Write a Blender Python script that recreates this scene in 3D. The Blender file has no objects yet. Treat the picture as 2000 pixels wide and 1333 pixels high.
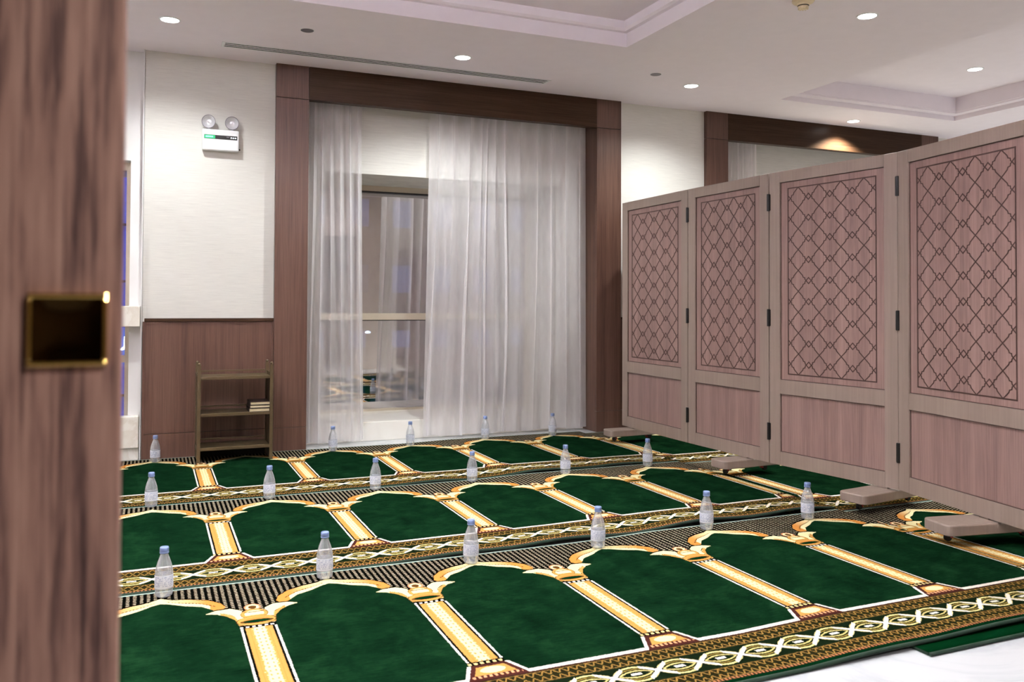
import bpy, bmesh, math, random
from math import sin, cos, pi, radians
from mathutils import Matrix, Vector

S = bpy.context.scene
C = S.collection
random.seed(7)

# ------------------------------------------------------------------ camera
H = 1.15                                  # eye height
YAW, PITCH, ROLL, FPX, CY = 0.402490861, 0.0196419566, 0.00419799643, 1661.21357, 560.515812
fw = Vector((sin(YAW) * cos(PITCH), cos(YAW) * cos(PITCH), sin(PITCH)))
rt = Vector((cos(YAW), -sin(YAW), 0))
up = rt.cross(fw)
r2 = rt * cos(ROLL) + up * sin(ROLL)
u2 = up * cos(ROLL) - rt * sin(ROLL)
cam = bpy.data.cameras.new('camera')
co = bpy.data.objects.new('camera', cam); C.objects.link(co)
m3 = Matrix((r2, u2, -fw)).transposed()
co.matrix_world = Matrix.Translation((0, 0, H)) @ m3.to_4x4()
cam.sensor_width = 36
cam.lens = FPX / 2000 * 36
cam.shift_y = -(666.5 - CY) / 2000
cam.clip_start = 0.02
cam.dof.use_dof = True
cam.dof.focus_distance = 5.2
cam.dof.aperture_fstop = 4.8
S.camera = co

# ------------------------------------------------------------------ world + exposure
w = bpy.data.worlds.new('dusk'); S.world = w; w.use_nodes = True
wb = w.node_tree.nodes['Background']
wb.inputs[0].default_value = (0.07, 0.20, 0.72, 1); wb.inputs[1].default_value = 1.0
S.view_settings.view_transform = 'Standard'
S.view_settings.look = 'None'
S.view_settings.gamma = 1
S.view_settings.use_curve_mapping = False
S.view_settings.exposure = 1.02

# ------------------------------------------------------------------ lights (recessed downlights, added fill)
WARM = (.975, 1.0, .985)
def spot(name, loc, power, size=150, blend=0.45, rad=0.05, col=WARM, tilt=(0, 0)):
    l = bpy.data.lights.new(name, 'SPOT'); l.energy = power; l.color = col
    l.spot_size = radians(size); l.spot_blend = blend; l.shadow_soft_size = rad
    o = bpy.data.objects.new(name, l); C.objects.link(o); o.location = loc
    o.rotation_euler = (radians(tilt[0]), radians(tilt[1]), 0)
    return o
def disc_area(name, loc, power, rad=.055, spread=170, col=WARM):
    l = bpy.data.lights.new(name, 'AREA'); l.shape = 'DISK'; l.size = rad * 2
    l.energy = power; l.color = col; l.spread = radians(spread)
    o = bpy.data.objects.new(name, l); C.objects.link(o); o.location = loc
    return o

WALLROW = [(0.10, 5.97), (2.144, 6.0), (4.195, 6.0)]
for i, (x, y) in enumerate(WALLROW):
    spot('downlight_or_fill', (x, y, 2.975), (50, 96, 56)[i], 146, .85, 0.035, (.96, 1.0, .975))
spot('downlight_or_fill', (6.493, 6.52, 2.975), 150, 128, 0.5, 0.03, (1.0, .95, .78))
spot('downlight_or_fill', (4.2, 4.08, 2.975), 90, 128, .35, .04)
spot('downlight_or_fill', (6.56, 5.18, 3.17), 90, 128, .35, .04)
spot('downlight_or_fill', (-2.0, 5.97, 2.975), 90, 128, .3, .04)  # added out of view at the end of the wall row
# unseen downlights added as fill on a ceiling grid, this side of the screen
for x, y in [(-2.0, 3.9), (0.1, 3.9), (-2.0, 1.9), (0.1, 1.9)]:
    spot('downlight_or_fill', (x, y, 2.975), 54, 116, .6, .05)
for x, y in [(1.9, 1.9), (1.9, 3.3), (.6, 3.3)]:
    spot('downlight_or_fill', (x, y, 3.14), 62, 110, .6, .05)
for x, y in [(6.4, 3.2), (8.6, 3.2), (8.6, 5.8), (6.4, 1.7)]:  # more unseen downlights added as fill, beyond the screen
    spot('downlight_or_fill', (x, y, 2.96), 100, 120, .5, .05)
# unseen fill lights added along the main coffer, shining up into it
def coffer_fill(loc, lx, ly, power):
    l = bpy.data.lights.new('added_cove_fill', 'AREA'); l.shape = 'RECTANGLE'; l.size = lx; l.size_y = ly
    l.energy = power; l.color = (.985, 1.0, .98)
    o = bpy.data.objects.new('added_cove_fill', l); C.objects.link(o); o.location = loc; o.rotation_euler = (pi, 0, 0)
coffer_fill((-1.30, 3.35, 3.03), .03, 3.4, 88)
coffer_fill((.85, 1.50, 3.03), 4.0, .03, 98)
# corridor lamp behind the viewer (lights the door leaf)
spot('corridor_lamp', (0.9, -0.5, 2.45), 56, 150, .6, .08)

# ------------------------------------------------------------------ node expression helper
class X:
    __slots__ = ('s', 'nt')
    def __init__(s, sock, nt): s.s = sock; s.nt = nt
    def _op(s, op, *others, clamp=False):
        n = s.nt.nodes.new('ShaderNodeMath'); n.operation = op; n.use_clamp = clamp
        for i, v in enumerate((s,) + others):
            if isinstance(v, X): s.nt.links.new(v.s, n.inputs[i])
            else: n.inputs[i].default_value = float(v)
        return X(n.outputs[0], s.nt)
    def __add__(s, o): return s._op('ADD', o)
    __radd__ = __add__
    def __sub__(s, o): return s._op('SUBTRACT', o)
    def __rsub__(s, o): return (s * -1) + o
    def __mul__(s, o): return s._op('MULTIPLY', o)
    __rmul__ = __mul__
    def __truediv__(s, o): return s._op('DIVIDE', o)
    def __lt__(s, o): return s._op('LESS_THAN', o)
    def __gt__(s, o): return s._op('GREATER_THAN', o)
    def __and__(s, o): return s._op('MULTIPLY', o)
    def __or__(s, o): return s._op('MAXIMUM', o)
    def __abs__(s): return s._op('ABSOLUTE')
    def mod(s, o): return s._op('FLOORED_MODULO', o)
    def fl(s): return s._op('FLOOR')
    def sin(s): return s._op('SINE')
    def ping(s, o): return s._op('PINGPONG', o)
    def sqrt(s): return s._op('SQRT')
    def rng(s, a, b): return (s > a) & (s < b)
def curve(x, pts):          # piecewise linear; pts in real units
    xs = [p[0] for p in pts]; a, b = xs[0], xs[-1]
    nt = x.nt
    n = nt.nodes.new('ShaderNodeFloatCurve')
    cm = n.mapping; c = cm.curves[0]
    nx = (x - a) / (b - a)
    P = [((p[0] - a) / (b - a), p[1]) for p in pts]
    c.points[0].location = P[0]; c.points[1].location = P[-1]
    for p in P[1:-1]: c.points.new(*p)
    for p in c.points: p.handle_type = 'VECTOR'
    cm.update()
    nt.links.new(nx.s, n.inputs['Value'])
    return X(n.outputs[0], nt)
def mixc(nt, fac, a, b):
    n = nt.nodes.new('ShaderNodeMix'); n.data_type = 'RGBA'
    for sock, v in ((n.inputs[0], fac), (n.inputs[6], a), (n.inputs[7], b)):
        if isinstance(v, X): nt.links.new(v.s, sock)
        elif hasattr(v, 'is_output'): nt.links.new(v, sock)
        elif isinstance(v, (int, float)): sock.default_value = v
        else: sock.default_value = (*v, 1) if len(v) == 3 else v
    return n.outputs[2]
def srgb(r, g, b):
    f = lambda c: (c / 255 / 12.92) if c / 255 <= .04045 else ((c / 255 + .055) / 1.055) ** 2.4
    return (f(r), f(g), f(b))

def newmat(name):
    m = bpy.data.materials.new(name); m.use_nodes = True
    nt = m.node_tree; b = nt.nodes['Principled BSDF']
    return m, nt, b
def coords(nt, kind='Object', scale=(1, 1, 1), rot=(0, 0, 0)):
    t = nt.nodes.new('ShaderNodeTexCoord'); mp = nt.nodes.new('ShaderNodeMapping')
    mp.inputs['Scale'].default_value = scale; mp.inputs['Rotation'].default_value = rot
    nt.links.new(t.outputs[kind], mp.inputs[0]); return mp.outputs[0]
def noise(nt, vec, scale=5, detail=3, rough=.5, dist=0):
    n = nt.nodes.new('ShaderNodeTexNoise')
    n.inputs['Scale'].default_value = scale; n.inputs['Detail'].default_value = detail
    n.inputs['Roughness'].default_value = rough; n.inputs['Distortion'].default_value = dist
    nt.links.new(vec, n.inputs['Vector']); return n.outputs[0]
def ramp(nt, fac, stops):
    n = nt.nodes.new('ShaderNodeValToRGB'); e = n.color_ramp.elements
    e[0].position, e[0].color = stops[0][0], (*stops[0][1], 1)
    e[1].position, e[1].color = stops[-1][0], (*stops[-1][1], 1)
    for p, c in stops[1:-1]:
        k = e.new(p); k.color = (*c, 1)
    nt.links.new(fac, n.inputs[0]); return n.outputs[0]
def bump(nt, b, h, strength=.2, dist=.002):
    n = nt.nodes.new('ShaderNodeBump'); n.inputs['Strength'].default_value = strength
    n.inputs['Distance'].default_value = dist
    nt.links.new(h, n.inputs['Height']); nt.links.new(n.outputs[0], b.inputs['Normal'])
def plain(name, col, rough=.5, metal=0, var=.06, spec=None, bumpy=0):
    m, nt, b = newmat(name)
    v = noise(nt, coords(nt), 9, 3)
    lo = tuple(c * (1 - var) for c in col); hi = tuple(min(1, c * (1 + var)) for c in col)
    nt.links.new(ramp(nt, v, [(.3, lo), (.7, hi)]), b.inputs['Base Color'])
    b.inputs['Roughness'].default_value = rough; b.inputs['Metallic'].default_value = metal
    if spec is not None: b.inputs['Specular IOR Level'].default_value = spec
    if bumpy: bump(nt, b, noise(nt, coords(nt), 120, 4), bumpy, .001)
    return m
def emit(name, col, strength):
    m, nt, b = newmat(name)
    b.inputs['Base Color'].default_value = (*col, 1)
    b.inputs['Emission Color'].default_value = (*col, 1); b.inputs['Emission Strength'].default_value = strength
    return m
def wood(name, c1, c2, c3, grain=(1, 1, .04), scale=60, rough=.42, coarse=None, kind='Object', spec=.5):
    m, nt, b = newmat(name)
    v = coords(nt, kind, grain)
    n1 = noise(nt, v, scale, 4, .6)
    n2 = noise(nt, v, scale * .12, 3, .5, .6)
    f = mixc(nt, .45, n1, n2)
    col = ramp(nt, f, [(.36, c1), (.5, c2), (.64, c3)])
    nt.links.new(col, b.inputs['Base Color'])
    b.inputs['Roughness'].default_value = rough; b.inputs['Specular IOR Level'].default_value = spec
    bump(nt, b, n1, .15, .001)
    return m

M = {}
# wallpaper: fine horizontal silk streaks
m, nt, b = newmat('wallpaper')
n1 = noise(nt, coords(nt, 'Object', (1.6, 1.6, 80)), 3.6, 5, .7)
nt.links.new(ramp(nt, n1, [(.32, srgb(200, 197, 192)), (.5, srgb(212, 210, 205)), (.7, srgb(222, 220, 214))]), b.inputs['Base Color'])
b.inputs['Roughness'].default_value = .75
bump(nt, b, n1, .22, .002); M['wallpaper'] = m
M['plaster'] = plain('ceiling_plaster', srgb(240, 232, 241), .9, var=.012)
M['paint'] = plain('white_paint', srgb(224, 222, 222), .6, var=.015)
M['greywall'] = plain('far_wall_paint', srgb(214, 204, 194), .8, var=.04)
M['corridor'] = plain('corridor_wall', srgb(140, 124, 108), .8, var=.04)
# marble
m, nt, b = newmat('marble')
n1 = noise(nt, coords(nt), 1.6, 7, .62, 1.4)
nt.links.new(ramp(nt, n1, [(.40, srgb(233, 229, 220)), (.5, srgb(226, 220, 209)), (.53, srgb(236, 232, 224)), (.7, srgb(240, 237, 231))]), b.inputs['Base Color'])
b.inputs['Roughness'].default_value = .16; M['marble'] = m
# marble floor
m, nt, b = newmat('floor_marble')
v = coords(nt)
n1 = noise(nt, v, .9, 8, .6, 1.8)
nt.links.new(ramp(nt, n1, [(.42, srgb(188, 190, 192)), (.49, srgb(174, 177, 181)), (.52, srgb(190, 192, 194)), (.7, srgb(196, 197, 197))]), b.inputs['Base Color'])
b.inputs['Roughness'].default_value = .14; M['floor'] = m

M['veneer'] = wood('veneer_upright', srgb(70, 48, 40), srgb(87, 62, 52), srgb(99, 74, 62), (1, 1, .02), 150, .36, spec=.32)
M['veneer_h'] = wood('veneer_lengthwise', srgb(45, 30, 21), srgb(57, 40, 29), srgb(67, 48, 36), (.02, 1, 1), 150, .34, spec=.10)
M['panelwood'] = wood('screen_inset_wood', srgb(112, 88, 82), srgb(127, 101, 95), srgb(140, 114, 106), (1, 1, .03), 130, .5)
M['frame'] = wood('screen_frame_wood', srgb(127, 111, 101), srgb(132, 116, 106), srgb(138, 122, 111), (1, 1, .03), 70, .5)
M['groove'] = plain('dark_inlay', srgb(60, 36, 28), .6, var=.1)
M['black'] = plain('black_metal', srgb(18, 17, 17), .4, .3)
M['brown_dark'] = plain('dark_cavity', srgb(30, 22, 18), .9)
M['bronze'] = plain('olive_bronze', srgb(86, 72, 50), .38, .35, .12)
M['brass'] = plain('polished_brass', srgb(226, 186, 108), .10, 1, .04)
M['brass_reflect'] = plain('brass_dark_reflection', srgb(70, 50, 26), .06, 1, .04)  # brass darkened to carry the dark corridor it mirrors
M['alu'] = plain('champagne_aluminium', srgb(196, 184, 166), .4, .3, .03)
M['aludark'] = plain('dark_gasket', srgb(34, 32, 32), .5)
M['whiteplastic'] = plain('white_plastic', srgb(238, 238, 242), .35, var=.01)
M['ivory'] = plain('aged_ivory_plastic', srgb(226, 208, 176), .45, var=.03)
M['lampclear'] = plain('reflector_chrome', srgb(214, 214, 220), .2, .35, .04)
M['speaker'] = plain('grey_mesh_cover', srgb(120, 114, 124), .5, .3)
M['lens'] = emit('lit_lens', (1, .98, .95), 9)
M['green_on'] = emit('green_display', (.0, .30, .10), .45)
M['green_text'] = emit('green_display_bright', (.20, .95, .55), .6)
M['white_dot'] = emit('indicator_white', (.9, .95, 1), 1.2)
M['paper'] = plain('book_pages', srgb(222, 208, 170), .8, var=.06)
M['cover'] = plain('book_cover', srgb(44, 30, 28), .5)
M['red'] = plain('red_plastic', srgb(170, 30, 34), .4)
M['greenbind'] = plain('green_binding', srgb(5, 34, 18), .9, var=.2, bumpy=.4)

# door leaf: coarse open grain
m, nt, b = newmat('door_oak')
v = coords(nt, 'Object', (1, 1, .16))
big = noise(nt, v, 5.5, 2, .45, .7)
bx_ = X(big, nt)
rings = ((bx_ * 80).sin() * .5 + .5)
fine = X(noise(nt, coords(nt, 'Object', (1, 1, .02)), 170, 3, .65), nt)
fin2 = X(noise(nt, coords(nt, 'Object', (1, 1, .06)), 105, 3, .7), nt)
f = rings * .08 + fine * .42 + fin2 * .56
nt.links.new(ramp(nt, f.s, [(.40, srgb(76, 50, 48)), (.48, srgb(124, 88, 80)), (.55, srgb(166, 122, 108)), (.68, srgb(188, 144, 128))]), b.inputs['Base Color'])
b.inputs['Roughness'].default_value = .5
bump(nt, b, f.s, .4, .002); M['door'] = m

# glass
m, nt, b = newmat('window_glass')
nt.nodes.remove(b); out = nt.nodes['Material Output']
tr = nt.nodes.new('ShaderNodeBsdfTransparent'); tr.inputs[0].default_value = (.62, .66, .70, 1)
gl = nt.nodes.new('ShaderNodeBsdfGlossy'); gl.inputs['Roughness'].default_value = .015; gl.inputs[0].default_value = (.95, .90, .86, 1)
fr = nt.nodes.new('ShaderNodeFresnel'); fr.inputs[0].default_value = 1.5
fx = X(fr.outputs[0], nt) * 1.6 + .48
mx = nt.nodes.new('ShaderNodeMixShader')
nt.links.new(fx.s, mx.inputs[0]); nt.links.new(tr.outputs[0], mx.inputs[1]); nt.links.new(gl.outputs[0], mx.inputs[2])
nt.links.new(mx.outputs[0], out.inputs[0]); M['glass'] = m

m2_ = M['glass'].copy(); m2_.name = 'window_glass_clear'; M['glass_clear'] = m2_
for n_ in m2_.node_tree.nodes:
    if n_.type == 'BSDF_TRANSPARENT': n_.inputs[0].default_value = (.92, .94, .97, 1)
    if n_.type == 'MATH' and n_.operation == 'MULTIPLY': n_.inputs[1].default_value = 1.0
    if n_.type == 'MATH' and n_.operation == 'ADD': n_.inputs[1].default_value = 0.0
# sheer curtain
m, nt, b = newmat('sheer_voile')
nt.nodes.remove(b); out = nt.nodes['Material Output']
tr = nt.nodes.new('ShaderNodeBsdfTransparent')
df = nt.nodes.new('ShaderNodeBsdfDiffuse'); tl = nt.nodes.new('ShaderNodeBsdfTranslucent')
weave = noise(nt, coords(nt, 'Object', (1, 1, .25)), 30, 2, .5)
colr = ramp(nt, weave, [(.3, srgb(238, 233, 236)), (.7, srgb(246, 243, 245))])
nt.links.new(colr, df.inputs[0]); nt.links.new(colr, tl.inputs[0])
m1 = nt.nodes.new('ShaderNodeMixShader'); m1.inputs[0].default_value = .38
nt.links.new(df.outputs[0], m1.inputs[1]); nt.links.new(tl.outputs[0], m1.inputs[2])
lw = nt.nodes.new('ShaderNodeLayerWeight'); lw.inputs[0].default_value = .35
opa = X(lw.outputs['Facing'], nt) * .52 + .46          # cloth seen edge-on covers more
m2 = nt.nodes.new('ShaderNodeMixShader')
nt.links.new(opa._op('MINIMUM', .97).s, m2.inputs[0])
nt.links.new(tr.outputs[0], m2.inputs[1]); nt.links.new(m1.outputs[0], m2.inputs[2])
nt.links.new(m2.outputs[0], out.inputs[0]); M['sheer'] = m

# clear plastic bottle
def clear(name, tint, dens, body=(.8, .84, .92)):
    m, nt, b = newmat(name)
    nt.nodes.remove(b); out = nt.nodes['Material Output']
    tr = nt.nodes.new('ShaderNodeBsdfTransparent'); tr.inputs[0].default_value = (*tint, 1)
    gl = nt.nodes.new('ShaderNodeBsdfGlossy'); gl.inputs['Roughness'].default_value = .08
    df = nt.nodes.new('ShaderNodeBsdfDiffuse'); df.inputs[0].default_value = (*body, 1)
    lw = nt.nodes.new('ShaderNodeLayerWeight'); lw.inputs[0].default_value = .5
    f1 = X(lw.outputs['Facing'], nt)
    nz = X(noise(nt, coords(nt), 90, 2), nt)
    a = nt.nodes.new('ShaderNodeMixShader'); c = nt.nodes.new('ShaderNodeMixShader')
    nt.links.new(((f1 * f1) * .45 + dens + (nz - .5) * .25)._op('MAXIMUM', .02).s, a.inputs[0])
    nt.links.new(tr.outputs[0], a.inputs[1]); nt.links.new(df.outputs[0], a.inputs[2])
    nt.links.new((f1 * .5 + .10).s, c.inputs[0])
    nt.links.new(a.outputs[0], c.inputs[1]); nt.links.new(gl.outputs[0], c.inputs[2])
    nt.links.new(c.outputs[0], out.inputs[0]); return m
M['pet'] = clear('clear_plastic', (.95, .97, 1.0), .20, (.9, .93, 1.0))
M['label'] = None
m, nt, b = newmat('bottle_label_print')          # pale label with small grey-blue print
nt.nodes.remove(b); out = nt.nodes['Material Output']
tc = nt.nodes.new('ShaderNodeTexCoord'); sp = nt.nodes.new('ShaderNodeSeparateXYZ')
nt.links.new(tc.outputs['Object'], sp.inputs[0])
zz = X(sp.outputs[2], nt)
nn = X(noise(nt, coords(nt, 'Object', (1, 1, .5)), 260, 2), nt)
ln = (zz.mod(.0065) < .003) & (nn > .5) & zz.rng(.042, .082)
cc = mixc(nt, ln, srgb(226, 229, 240), srgb(150, 158, 190))
df = nt.nodes.new('ShaderNodeBsdfDiffuse'); nt.links.new(cc, df.inputs[0])
tr = nt.nodes.new('ShaderNodeBsdfTransparent'); tr.inputs[0].default_value = (.95, .96, 1, 1)
a = nt.nodes.new('ShaderNodeMixShader'); a.inputs[0].default_value = .68
nt.links.new(tr.outputs[0], a.inputs[1]); nt.links.new(df.outputs[0], a.inputs[2]); nt.links.new(a.outputs[0], out.inputs[0])
M['label'] = m
M['cap'] = plain('blue_cap', srgb(112, 130, 172), .4, var=.03)

# ---- prayer carpet: woven pattern from maths.  UV: u metres from an arch centre, v metres from far edge
m, nt, b = newmat('prayer_carpet')
uvn = nt.nodes.new('ShaderNodeUVMap'); sp = nt.nodes.new('ShaderNodeSeparateXYZ')
nt.links.new(uvn.outputs[0], sp.inputs[0])
wv = noise(nt, uvn.outputs[0], 140, 2, .6); wv2 = noise(nt, coords(nt, 'UV', (1, 1, 1), (0, 0, 1.1)), 150, 2, .6)
P = .63
U0 = X(sp.outputs[0], nt); V0 = X(sp.outputs[1], nt)
U = U0 + (X(wv, nt) - .5) * .010
V = V0 + (X(wv2, nt) - .5) * .011
A = U.ping(P / 2)                  # 0 at arch centre .. .315 at column axis
Cc = (A * -1) + P / 2              # distance from column axis
f_in = curve(A, [(0, .148), (.03, .165), (.08, .205), (.14, .237), (.177, .285), (.184, .325), (.188, .34), (.22, .376), (.245, .425), (.251, .48), (.256, .51), (.315, .52)])
f_out = curve(A, [(0, .092), (.043, .124), (.104, .142), (.168, .177), (.209, .227), (.223, .274), (.315, .30)])
f_lobe = curve(A, [(0, .152), (.03, .167), (.08, .207), (.14, .240), (.177, .290), (.205, .312), (.223, .276), (.2235, .01), (.315, .01)])
g_up = curve(A, [(0, .9), (.15, .9), (.151, .326), (.186, .306), (.237, .302), (.271, .333), (.284, .39), (.285, .9), (.315, .9)])
g_lo = curve(A, [(0, .1), (.15, .1), (.151, .330), (.187, .345), (.22, .380), (.245, .428), (.252, .49), (.285, .49), (.286, .1), (.315, .1)])
GREEN = srgb(3, 34, 14); BLACK = srgb(5, 6, 5); CREAM = srgb(214, 202, 156); GOLD = srgb(178, 132, 68)
WHITE = srgb(220, 210, 200); BROWN = srgb(84, 54, 24); DKG = srgb(10, 28, 16); ORANGE = srgb(184, 122, 58)
n_big = noise(nt, uvn.outputs[0], 6.5, 6, .72, .4)
n_str = noise(nt, coords(nt, 'UV', (4, 22, 1)), 5, 3, .6)
gfac = X(n_big, nt) * .65 + X(n_str, nt) * .35
green = ramp(nt, gfac.s, [(.36, srgb(4, 19, 9)), (.5, srgb(8, 31, 16)), (.64, srgb(17, 44, 24))])
col = green
def lay(mask, c):
    global col
    col = mixc(nt, mask, col, c)
# dashed ground above the arches
top = (V < f_in) & (V < .50)
dash = (U.mod(.0242) < .0112) & ((V + (U / .0242).fl().mod(2) * .0095).mod(.0190) < .0085)
sub = ((U + .003).mod(.0242) < .0130) & ((V + (U / .0242).fl().mod(2) * .0095 + .0045).mod(.0190) < .0030)
lay(top, BLACK); lay(top & sub, srgb(58, 40, 26)); lay(top & dash, srgb(162, 150, 128))
# lobes
lobe = (V > f_out) & (V < f_lobe)
tt = (V - f_out) / ((f_lobe - f_out)._op('MAXIMUM', .004))
lay(lobe, mixc(nt, (A / .16)._op('MINIMUM', 1), CREAM, ORANGE))
lay(lobe & (tt > .60) & (A < .17), CREAM)
lay(lobe & tt.rng(.50, .60) & A.rng(.02, .19) & (U.mod(.012) < .0085), BROWN)
lay((V > f_out - .009) & (V < f_out) & (A < .223) & (A > .02), BLACK)
leaf = (V > g_up) & (V < g_lo)
lay((V > g_up - .010) & (V < g_lo) & (A > .165), BLACK)
t2 = (V - g_up) / ((g_lo - g_up)._op('MAXIMUM', .004))
lay(leaf, CREAM); lay(leaf & (t2 > .72) & (A > .2), GOLD); lay(leaf & t2.rng(.62, .72) & (A > .2) & ((U + V).mod(.012) < .008), BROWN)
# capital
def ell(cx, cy, rx, ry):
    q = (Cc - cx) / rx; r = (V - cy) / ry
    return (q * q + r * r)
k = ell(0, .315, .030, .036); lay(k < 1, srgb(196, 128, 92)); lay(k < .62, CREAM); lay(k < .25, BROWN)
k = ell(0, .385, .046, .05); lay(k < 1.12, BROWN); lay(k < 1, GOLD); lay((k < .55) & (V < .40), CREAM); lay(((V - .362).rng(0, .006)) & (Cc < .036), BROWN)
k = ell(0, .455, .066, .045); lay(k < 1.1, BROWN); lay(k < 1, GOLD); lay(k < .5, ORANGE)
k = ell(0, .462, .046, .014); lay(k < 1.6, BROWN); lay(k < 1, GREEN)
def bandd(v0, v1, c, light, dark):
    mk = V.rng(v0, v1) & (Cc < c); lay(mk, dark)
    lay(mk & (U.mod(.021) < .011) & V.rng(v0 + (v1 - v0) * .25, v0 + (v1 - v0) * .8), light)
# column shaft
sh = V.rng(.515, 1.12)
lay(sh & (Cc < .0615), WHITE); lay(sh & (Cc < .0535) , BLACK)
lay(sh & (Cc < .0455), GOLD); lay(sh & Cc.rng(.030, .033), ORANGE)
spk = noise(nt, coords(nt, 'UV', (1, 1, 1)), 95, 2, .6)
lay(sh & ((Cc + (X(spk, nt) - .5) * .028) < .020), CREAM)
lay(sh & (Cc < .018) & (V.mod(.03) < .012) & ((Cc - .009)._op('ABSOLUTE') < .003), GOLD)
bandd(.500, .524, .062, WHITE, BLACK)
bandd(1.088, 1.114, .062, srgb(225, 190, 130), BLACK)
# base: flares out to the border
wid = (V - 1.11) * .42 + .052
bs = V.rng(1.114, 1.225)
lay(bs & (Cc < wid + .016), WHITE); lay(bs & (Cc < wid + .003), srgb(60, 30, 26))
lay(V.rng(1.130, 1.188) & (Cc < wid - .014), GOLD)
k = ell(0, 1.158, .042, .022); lay(k < 1, CREAM)
lay(V.rng(1.190, 1.205) & (Cc < wid - .006) & (U.mod(.018) < .009), srgb(214, 150, 110))
# border
lay((V > 1.196) & (Cc > wid + .010), WHITE)
lay(V > 1.217, srgb(52, 26, 22))
edge = V.rng(1.226, 1.500)
lay(edge, srgb(30, 34, 16))
def strip(v0, v1):
    s = V.rng(v0, v1)
    tz = (U / .030).mod(1)
    vv = (V - v0) / (v1 - v0)
    tri = ((tz - .5)._op('ABSOLUTE') * 1.0 + .18)
    lay(s, srgb(30, 27, 12))
    lay(s & (((vv - .5)._op('ABSOLUTE') - tri * .9 + .12)._op('ABSOLUTE') < .075), srgb(132, 102, 52))
    lay(s & ((vv - .5)._op('ABSOLUTE') > .46), srgb(128, 98, 54))
    lay(s & ((vv - .5)._op('ABSOLUTE') < .07) & (tz > .35) & (tz < .65), srgb(30, 40, 20))
strip(1.230, 1.296); strip(1.424, 1.486)
ch = V.rng(1.302, 1.418)
Q = .1575
ph = U * (pi / Q)
d = (V - 1.360)
sn = ph.sin()._op('ABSOLUTE')
h1 = sn._op('POWER', .62) * .047
lay(ch, srgb(14, 24, 12))
ad = d._op('ABSOLUTE')
for off, wd, c in ((0, .0046, srgb(206, 188, 126)), (-.0135, .0026, srgb(130, 110, 52)), (-.0265, .0034, srgb(196, 178, 114))):
    lay(ch & ((ad - (h1 + off))._op('ABSOLUTE') < wd) & (sn > .12), c)
xx = (ph.sin()._op('ARCSINE')) * (Q / pi)        # signed distance along x to nearest crossing (folded)
xa = xx._op('ABSOLUTE')
lay(ch & (xa < .048) & ((ad - xa * .86)._op('ABSOLUTE') < .0092), WHITE)
lay(ch & (xa < .012) & (ad < .012), WHITE)
k1 = (xa - Q / 2 + .0); 
lay(ch & (k1._op('ABSOLUTE') < .018) & (ad < .007), WHITE)
lay(V.rng(1.488, 1.500) & (U.mod(.014) < .008), srgb(150, 98, 66))
lay(V > 1.502, GREEN)
lay(V < .013, srgb(150, 168, 160))
lay(V0 > 1.545, GREEN)
nt.links.new(col, b.inputs['Base Color'])
b.inputs['Roughness'].default_value = .95; b.inputs['Specular IOR Level'].default_value = 0
pile = noise(nt, uvn.outputs[0], 420, 3, .7)
bump(nt, b, pile, .7, .004)
M['carpet'] = m

# ------------------------------------------------------------------ mesh helpers
def mk(name, bm, mat, parent=None, smooth=False, loc=None, rot=None):
    me = bpy.data.meshes.new(name); bm.normal_update(); bm.to_mesh(me); bm.free()
    mats = mat if isinstance(mat, (list, tuple)) else [mat]
    for q in mats: me.materials.append(M[q] if isinstance(q, str) else q)
    if smooth:
        for p in me.polygons: p.use_smooth = True
    o = bpy.data.objects.new(name, me); C.objects.link(o)
    if parent: o.parent = parent
    if loc: o.location = loc
    if rot: o.rotation_euler = rot
    return o
def abox(bm, x0, x1, y0, y1, z0, z1, bev=0, mi=0, seg=2):
    vs = [bm.verts.new((x, y, z)) for x in (x0, x1) for y in (y0, y1) for z in (z0, z1)]
    fs = []
    for idx in ((0, 1, 3, 2), (4, 6, 7, 5), (0, 4, 5, 1), (2, 3, 7, 6), (0, 2, 6, 4), (1, 5, 7, 3)):
        f = bm.faces.new([vs[i] for i in idx]); f.material_index = mi; fs.append(f)
    if bev:
        es = list({e for f in fs for e in f.edges})
        bmesh.ops.bevel(bm, geom=es, offset=bev, segments=seg, affect='EDGES', profile=.5)
    return vs
def box(name, x0, x1, y0, y1, z0, z1, mat, parent=None, bev=0):
    bm = bmesh.new(); abox(bm, x0, x1, y0, y1, z0, z1, bev); return mk(name, bm, mat, parent)
def lathe(bm, prof, n=24, cx=0, cy=0, cz=0, cap0=True, cap1=True):
    rings = []
    for r, z in prof:
        rings.append([bm.verts.new((cx + r * cos(2 * pi * i / n), cy + r * sin(2 * pi * i / n), cz + z)) for i in range(n)])
    for a, bb in zip(rings, rings[1:]):
        for i in range(n): bm.faces.new((a[i], a[(i + 1) % n], bb[(i + 1) % n], bb[i]))
    if cap0: bm.faces.new(rings[0][::-1])
    if cap1: bm.faces.new(rings[-1])
    return rings
def tag(o, label=None, cat=None, group=None, kind=None):
    if label: o['label'] = label
    if cat: o['category'] = cat
    if group: o['group'] = group
    if kind: o['kind'] = kind
    return o
def empty(name, loc=(0, 0, 0), rz=0):
    o = bpy.data.objects.new(name, None); C.objects.link(o)
    o.location = loc; o.rotation_euler = (0, 0, rz); o.empty_display_size = .1; return o
def copy_tree(o, parent=None):
    c = o.copy(); C.objects.link(c)
    if parent: c.parent = parent
    for ch_ in list(o.children): copy_tree(ch_, c)
    return c
def struct(o, label=None): return tag(o, label, None, None, 'structure')

# ------------------------------------------------------------------ room shell
XL, XR, YF, YB, YBK = -3.2, 11.0, 0.80, 6.77, 7.78
WY, GY = 6.99, 7.70
struct(box('floor', XL - .1, XR + .1, -2.2, YBK, -.12, 0, 'floor'), 'white polished marble floor')

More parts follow.
